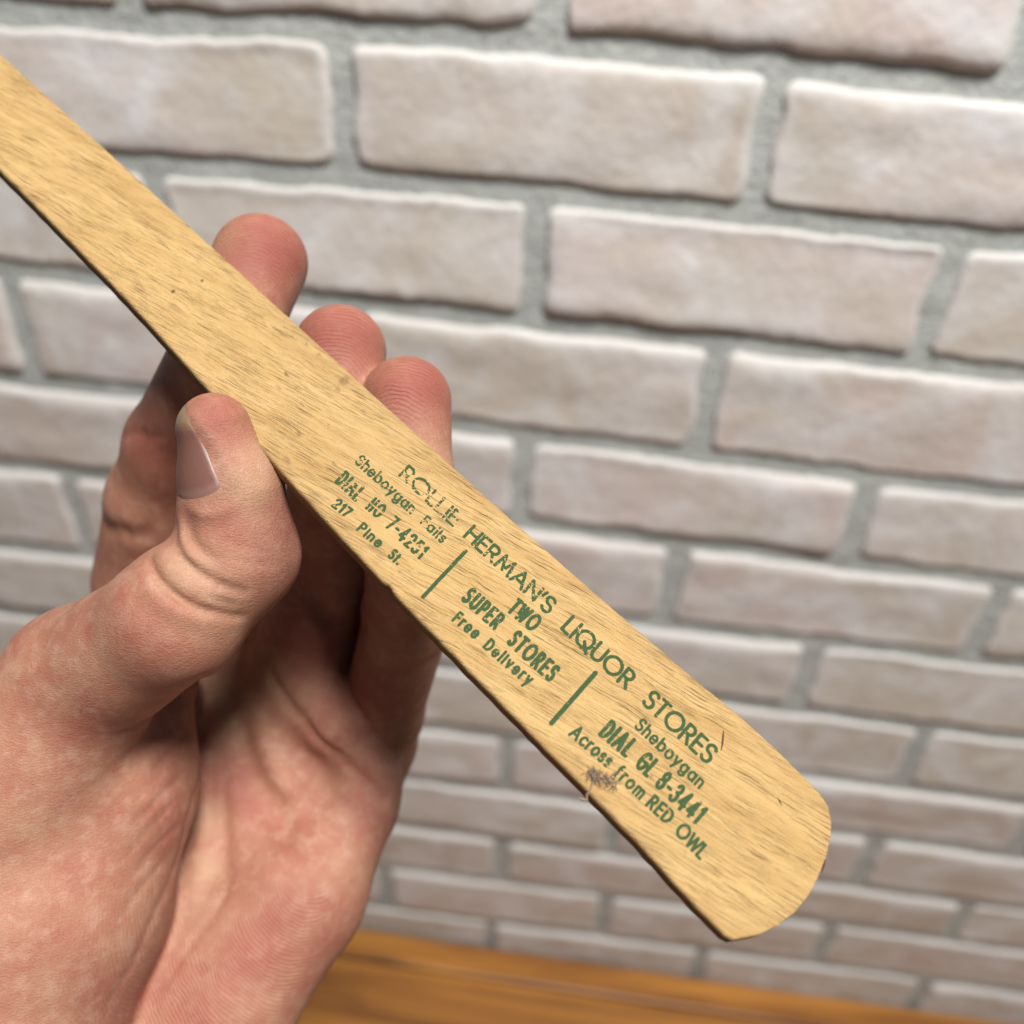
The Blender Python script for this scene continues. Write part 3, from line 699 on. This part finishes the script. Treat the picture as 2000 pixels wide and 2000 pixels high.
def surface_nets(D):
    s = D < 0
    n = s[:-1, :-1, :-1].astype(np.int8)
    for a in (0, 1):
        for b in (0, 1):
            for c in (0, 1):
                if a + b + c: n = n + s[a:a + s.shape[0] - 1, b:b + s.shape[1] - 1, c:c + s.shape[2] - 1]
    cells = np.argwhere((n > 0) & (n < 8))
    idm = np.full(n.shape, -1, np.int32); idm[cells[:, 0], cells[:, 1], cells[:, 2]] = np.arange(len(cells))
    acc = np.zeros((len(cells), 3)); cnt = np.zeros(len(cells))
    cor = [(a, b, c) for a in (0, 1) for b in (0, 1) for c in (0, 1)]
    val = {k: D[cells[:, 0] + k[0], cells[:, 1] + k[1], cells[:, 2] + k[2]] for k in cor}
    for k in cor:
        for ax in range(3):
            if k[ax]: continue
            k2 = tuple(v + (1 if i == ax else 0) for i, v in enumerate(k)); a, b = val[k], val[k2]
            m = (a < 0) != (b < 0); t = np.where(m, a / np.where(m, a - b, 1), 0)
            p = np.tile(np.array(k, float), (len(cells), 1)); p[:, ax] += t
            acc[m] += p[m]; cnt[m] += 1
    verts = cells + acc / cnt[:, None]
    faces = []
    for ax in range(3):
        u, v = (ax + 1) % 3, (ax + 2) % 3
        sl0 = [slice(None)] * 3; sl1 = [slice(None)] * 3; sl0[ax] = slice(0, -1); sl1[ax] = slice(1, None)
        x = np.argwhere(s[tuple(sl0)] != s[tuple(sl1)])
        x = x[(x[:, u] > 0) & (x[:, v] > 0) & (x[:, u] < s.shape[u] - 1) & (x[:, v] < s.shape[v] - 1)]
        def g(du, dv):
            y = x.copy(); y[:, u] += du; y[:, v] += dv; return idm[y[:, 0], y[:, 1], y[:, 2]]
        f = np.stack([g(-1, -1), g(0, -1), g(0, 0), g(-1, 0)], 1)
        flip = ~s[x[:, 0], x[:, 1], x[:, 2]]
        f[flip] = f[flip][:, ::-1]; faces.append(f)
    return verts, np.concatenate(faces)
hv, hf = surface_nets(D)
HP = lo + hv * VOX                       # camera millimetres
# light relaxation removes the voxel steps
ed = np.concatenate([hf[:, [0, 1]], hf[:, [1, 2]], hf[:, [2, 3]], hf[:, [3, 0]]])
for it in range(3):
    acc = np.zeros_like(HP); cnt = np.bincount(ed[:, 0], minlength=len(HP)) + np.bincount(ed[:, 1], minlength=len(HP))
    for c in range(3):
        acc[:, c] = np.bincount(ed[:, 0], HP[ed[:, 1], c], len(HP)) + np.bincount(ed[:, 1], HP[ed[:, 0], c], len(HP))
    HP = HP * .5 + .5 * acc / cnt[:, None]
def mat_skin():
    t = NT('skin'); v = t.attr('mm', 'Vector')
    red, yel = t.attr('red'), t.attr('yellow')
    base = t.mix(t.ramp(t.noise(v, .10, 3, .6), [(.35, 0), (.66, 1)]), (0.40, 0.202, 0.126), (0.335, 0.130, 0.085))
    base = t.mix(t.math('MULTIPLY', t.ramp(t.noise(v, .33, 4, .65), [(.47, 0), (.66, 1)]), .5), base, (0.50, 0.305, 0.215))
    base = t.mix(t.math('MULTIPLY', t.ramp(t.noise(v, .27, 4, .65, .5), [(.5, 0), (.7, 1)]), .5), base, (0.36, 0.112, 0.08))
    base = t.mix(t.math('MULTIPLY', t.ramp(t.noise(v, 2.3, 3, .7), [(.5, 0), (.75, 1)]), .22), base, (0.30, 0.12, 0.085))
    base = t.mix(t.math('MULTIPLY', red, .95), base, (0.265, 0.066, 0.046))
    base = t.mix(t.math('MULTIPLY', yel, .8), base, (0.47, 0.315, 0.185))
    dirt = t.math('MULTIPLY', t.attr('dirt'), t.ramp(t.noise(v, 1.6, 3), [(.35, .3), (.6, 1)]))
    base = t.mix(t.math('MULTIPLY', dirt, .6), base, (0.16, 0.085, 0.06))
    ph = t.math('ADD', t.attr('ridge'), t.math('MULTIPLY', t.noise(v, .14, 2), 2.2))
    rid = t.math('SINE', t.math('MULTIPLY', ph, 6.2832 / .62))
    rid = t.math('MULTIPLY', rid, t.attr('ridge_amp'))
    base = t.mix(t.math('MULTIPLY', t.math('ADD', t.math('MULTIPLY', rid, -.5), .0, clamp=True), .9), base, (0.24, 0.07, 0.055))
    # fine skin lines
    lines = t.n('TexVoronoi'); lines.feature = 'DISTANCE_TO_EDGE'; t.set(lines.inputs['Vector'], t.mapping(v, (1, .75, .9), (.3, .2, .5))); lines.inputs['Scale'].default_value = 2.1
    ln = t.ramp(lines.outputs['Distance'], [(0, 0), (.10, 1)])
    h = t.math('ADD', t.math('MULTIPLY', ln, t.math('SUBTRACT', .22, t.math('MULTIPLY', t.attr('ridge_amp'), .22))), t.math('MULTIPLY', rid, .6))
    h = t.math('ADD', h, t.math('MULTIPLY', t.noise(t.mapping(v, (1.3, 3.4, 1.6), (0, 0, .7)), 1, 5, .7), 1.5))
    b = t.b
    b.subsurface_method = 'RANDOM_WALK'
    return t.out(base, t.math('ADD', .42, t.math('MULTIPLY', t.noise(v, .6, 2), .16)), t.bump(h, .00014, .9),
                 **{'Subsurface Weight': .10, 'Subsurface Radius': (1.0, .35, .2), 'Subsurface Scale': .0030, 'Specular IOR Level': .42})
horg = cam2w(at(430, 1500, 190))
hand = mesh_obj('hand', cam2w(HP), hf, mat_skin(), origin=horg)
tag(hand, 'left hand with dirty fingertips gripping the printed wooden stick, palm open', 'hand')
attr(hand, 'mm', HP, 'FLOAT_VECTOR')
def g3(lst):
    o = np.zeros(len(HP))
    for x, y, r, a in lst:
        p = march(x, y)
        if p is None: continue
        o = np.maximum(o, a * np.exp(-((HP - p) ** 2).sum(1) / (r * r)))
    return o
attr(hand, 'red', g3([(530, 480, 9, 1), (470, 500, 8, .9), (690, 650, 8, .95), (640, 660, 7, .9), (830, 750, 8, 1), (780, 760, 8, .9), (425, 810, 5, .75), (450, 850, 4, .6),
    (440, 1030, 5, .7), (520, 1040, 9, .45), (530, 1130, 8, .4), (300, 1250, 9, .45), (270, 1230, 7, .5), (460, 1560, 8, .7), (540, 1800, 9, .5), (470, 1880, 8, .6), (380, 1960, 12, .45),
    (300, 880, 12, .7), (690, 1350, 10, .55), (730, 1520, 9, .45), (620, 1260, 10, .7), (320, 1480, 10, .25), (650, 1850, 14, .35)]))
attr(hand, 'yellow', g3([(490, 950, 5, .6), (500, 900, 4, .5), (405, 1600, 5, .55), (400, 1700, 5, .5), (380, 1790, 6, .35), (440, 1350, 5, .5), (360, 1110, 6, .5), (420, 1190, 7, .35), (455, 1380, 6, .6), (530, 1330, 7, .3),
    (690, 815, 5, .3), (840, 900, 6, .35), (440, 470, 4, .3)]))
attr(hand, 'dirt', g3([(362, 806, 1.3, .9), (376, 822, 1.3, .9), (392, 842, 1.3, .9), (407, 866, 1.2, .8), (420, 892, 1.2, .8), (434, 920, 1.2, .7), (448, 950, 1.2, .6), (790, 830, 4, .5), (730, 790, 4, .5), (600, 650, 4, .45), (430, 500, 5, .5), (340, 1120, 5, .3), (470, 1150, 4, .35), (548, 1090, 6, .9), (560, 1050, 4, .8), (540, 1130, 4, .5), (380, 790, 3, .55), (420, 890, 2, .3), (520, 1010, 3, .4), (780, 820, 5, .3), (470, 520, 5, .35), (640, 700, 5, .3), (436, 945, 3, .5)]))
ridge = np.zeros(len(HP)); ramp_ = np.zeros(len(HP))
HP32 = HP.astype(np.float32)
cds = np.stack([chain_d(HP32, CH[k], 3.0) for k in ('idx', 'mid', 'rin', 'thumb')])
own = np.argmin(cds, 0); cs2 = np.sort(cds, 0); sep = np.clip((cs2[1] - cs2[0] - .3) / 1.5, 0, 1)
for oi, ((x, y), (cx, cy)) in enumerate((((508, 512), (470, 640)), ((664, 686), (640, 800)), ((794, 784), (765, 900)), ((425, 830), (480, 880)))):
    c = at(cx, cy, stick_depth(cx, cy) + 4); tip = at(x, y, stick_depth(x, y) + 12)
    w = np.exp(-(np.maximum(np.sqrt(((HP - tip) ** 2).sum(1)) - 7, 0) / 5) ** 2)
    if oi == 3: w = w * .5
    m = own == oi
    ridge[m] = np.sqrt(((HP[m] - c) * (1.0, .8, .6)) ** 2 @ np.ones(3)); ramp_[m] = w[m] * sep[m]
pc = march(610, 1700)
wp = np.zeros(len(HP))
for x, y, r in ((600, 1720, 16), (500, 1880, 22), (380, 1960, 22), (300, 1950, 18), (400, 1780, 14)):
    p = march(x, y); wp = np.maximum(wp, .5 * np.exp(-((HP - p) ** 2).sum(1) / (r * r)))
m = (wp > ramp_) ; ridge[m] = np.sqrt(((HP[m] - pc) ** 2) @ np.array((1.0, .7, .5))); ramp_ = np.maximum(ramp_, wp)
attr(hand, 'ridge', ridge); attr(hand, 'ridge_amp', ramp_)

# thumb nail: a curved plate set into the outer side of the thumb tip
ta, tb = at(408, 792, TD), at(458, 975, TD + 2.8)
td = (tb - ta) / np.linalg.norm(tb - ta)
vw = -ta / np.linalg.norm(ta); vw -= td * (vw @ td); vw /= np.linalg.norm(vw)
lf = np.cross(td, vw); lf *= -np.sign(lf[0])
nl, nw = 30, 22
NV, shape = [], []
Ln = 15.8
for i in range(nl + 1):
    for j in range(nw + 1):
        a, b = i / nl * 2 - 1, j / nw * 2 - 1
        # square -> rounded plate
        aa = a * math.sqrt(max(0, 1 - .38 * b * b)); bb = b * math.sqrt(max(0, 1 - (.36 if a < 0 else .30) * a * a))
        l = (aa + 1) / 2 * Ln - 1.2; f_ = (aa + 1) / 2; NA = math.radians(70 - 30 * f_); nn = math.cos(NA) * vw + math.sin(NA) * lf; tt = -math.sin(NA) * vw + math.cos(NA) * lf; ph = bb * math.radians(40 + 6 * f_)
        dirv = math.cos(ph) * nn + math.sin(ph) * tt; o_ = ta + td * l
        t_ = 3.0
        for _ in range(60):
            dd = float(base_sdf((o_ + dirv * t_)[None].astype(np.float32))[0])
            if abs(dd) < .01: break
            t_ += -dd * -1 * .9 * -1 if False else (-dd) * .9
        edge = max(abs(a), abs(b))
        t_ = min(t_, 9.0)
        NV.append(o_ + dirv * (t_ + .10 - .55 * max(0, edge - .80) / .20 * (1.0 if a > -.8 else .2)))
NVw = cam2w(np.array(NV)); W = nw + 1
nf = np.array([(i * W + j, i * W + j + 1, (i + 1) * W + j + 1, (i + 1) * W + j) for i in range(nl) for j in range(nw)])
c_ = np.cross(NVw[nf[330][1]] - NVw[nf[330][0]], NVw[nf[330][3]] - NVw[nf[330][0]])
if c_ @ (CAM - NVw[nf[330][0]]) < 0: nf = nf[:, ::-1]
tn = NT('finger_nail'); _v = tn.attr('lw', 'Vector')
_c = tn.mix(tn.ramp(tn.math('ADD', tn.attr('tip'), tn.math('MULTIPLY', tn.noise(_v, 3, 2), .12)), [(.80, 0), (.92, 1)]), (0.155, 0.072, 0.056), (0.22, 0.145, 0.085))
_c = tn.mix(tn.math('MULTIPLY', tn.attr('rim'), .75), _c, (0.10, 0.06, 0.045))
_c = tn.mix(tn.math('MULTIPLY', tn.ramp(tn.attr('tip'), [(.06, 1), (.20, 0)]), .45), _c, (0.36, 0.22, 0.18))
_h = tn.noise(tn.mapping(_v, (.4, 18, 1)), 1, 3)
nail = mesh_obj('thumb_nail', NVw, nf, tn.out(_c, .42, tn.bump(_h, .00008, .5), **{'Subsurface Weight': .15, 'Subsurface Radius': (1, .4, .3), 'Subsurface Scale': .002}), hand, origin=horg)
AB = np.array([(i / nl, j / nw) for i in range(nl + 1) for j in range(nw + 1)])
attr(nail, 'lw', np.column_stack([AB * (17, 1), np.zeros(len(AB))]), 'FLOAT_VECTOR')
attr(nail, 'tip', 1 - AB[:, 0]); attr(nail, 'rim', np.clip((np.maximum(np.abs(AB[:, 0] * 2 - 1), np.abs(AB[:, 1] * 2 - 1)) - .93) / .05, 0, 1))

# ------------------------------------------------------------------ lint and slivers on the stick
def tube(pts, r, n=5):
    pts = np.array(pts); V = []; Fs = []
    for i, p in enumerate(pts):
        t = pts[min(i + 1, len(pts) - 1)] - pts[max(i - 1, 0)]; t = t / (np.linalg.norm(t) + 1e-9)
        u = np.cross(t, (0.31, 0.52, 0.79)); u /= np.linalg.norm(u); w = np.cross(t, u)
        rr = r * (.35 if i in (0, len(pts) - 1) else 1)
        for k in range(n):
            a = 2 * math.pi * k / n; V.append(p + rr * (math.cos(a) * u + math.sin(a) * w))
    for i in range(len(pts) - 1):
        for k in range(n): Fs.append((i * n + k, i * n + (k + 1) % n, (i + 1) * n + (k + 1) % n, (i + 1) * n + k))
    return V, Fs
ml = NT('grey_lint'); ml = ml.out((0.20, 0.145, 0.10), .9)
V, Fs = [], []
def addt(p, r):
    a, b = tube(p, r); k = len(V); V.extend(a); Fs.extend([tuple(q + k for q in f) for f in b])
rr = np.random.default_rng(21)
for k in range(110):
    c = st(*( (1160, 1515) if k % 3 else (1190, 1526))); c = c + rr.normal(0, (.42, .26)); a = rr.uniform(0, 6.28); p = []
    h = abs(rr.normal(.25, .22)) + .06; L = rr.uniform(.5, 1.9)
    for i in range(9):
        p.append(stick3(c[0], c[1], h)); a += rr.normal(0, .7); c = c + np.array((math.cos(a), math.sin(a))) * L / 8; h = max(.05, h + rr.normal(0, .09))
    addt(p, rr.uniform(.025, .055))
th_px = [(1162, 1520), (1158, 1532), (1152, 1544), (1147, 1554), (1146, 1563), (1138, 1562), (1130, 1558)]
for jx in (0, 1.5, -1.5): addt([stick3(*st(x + jx * rr.normal(), y + jx), .12) for x, y in th_px], .07)
lint = mesh_obj('lint_tuft', cam2w(np.array(V)), Fs, ml, origin=cam2w(stick3(*st(1165, 1520), 0.0)))
tag(lint, 'small tangled brown lint tuft with a thread stuck on the printed stick', 'lint')
mk = NT('dark_sliver'); mk = mk.out((0.05, 0.03, 0.015), .7)
for pts, w in (([(1413, 1427), (1412, 1440), (1411, 1453), (1408, 1466)], .14), ([(1519, 1559), (1523, 1566), (1527, 1573)], .11), ([(1612, 1679), (1608, 1692), (1604, 1705)], .17)):
    a, b = tube([stick3(*st(*p), .03) for p in pts], w)
    mesh_obj('splinter', cam2w(np.array(a)), b, mk, stick, origin=org)
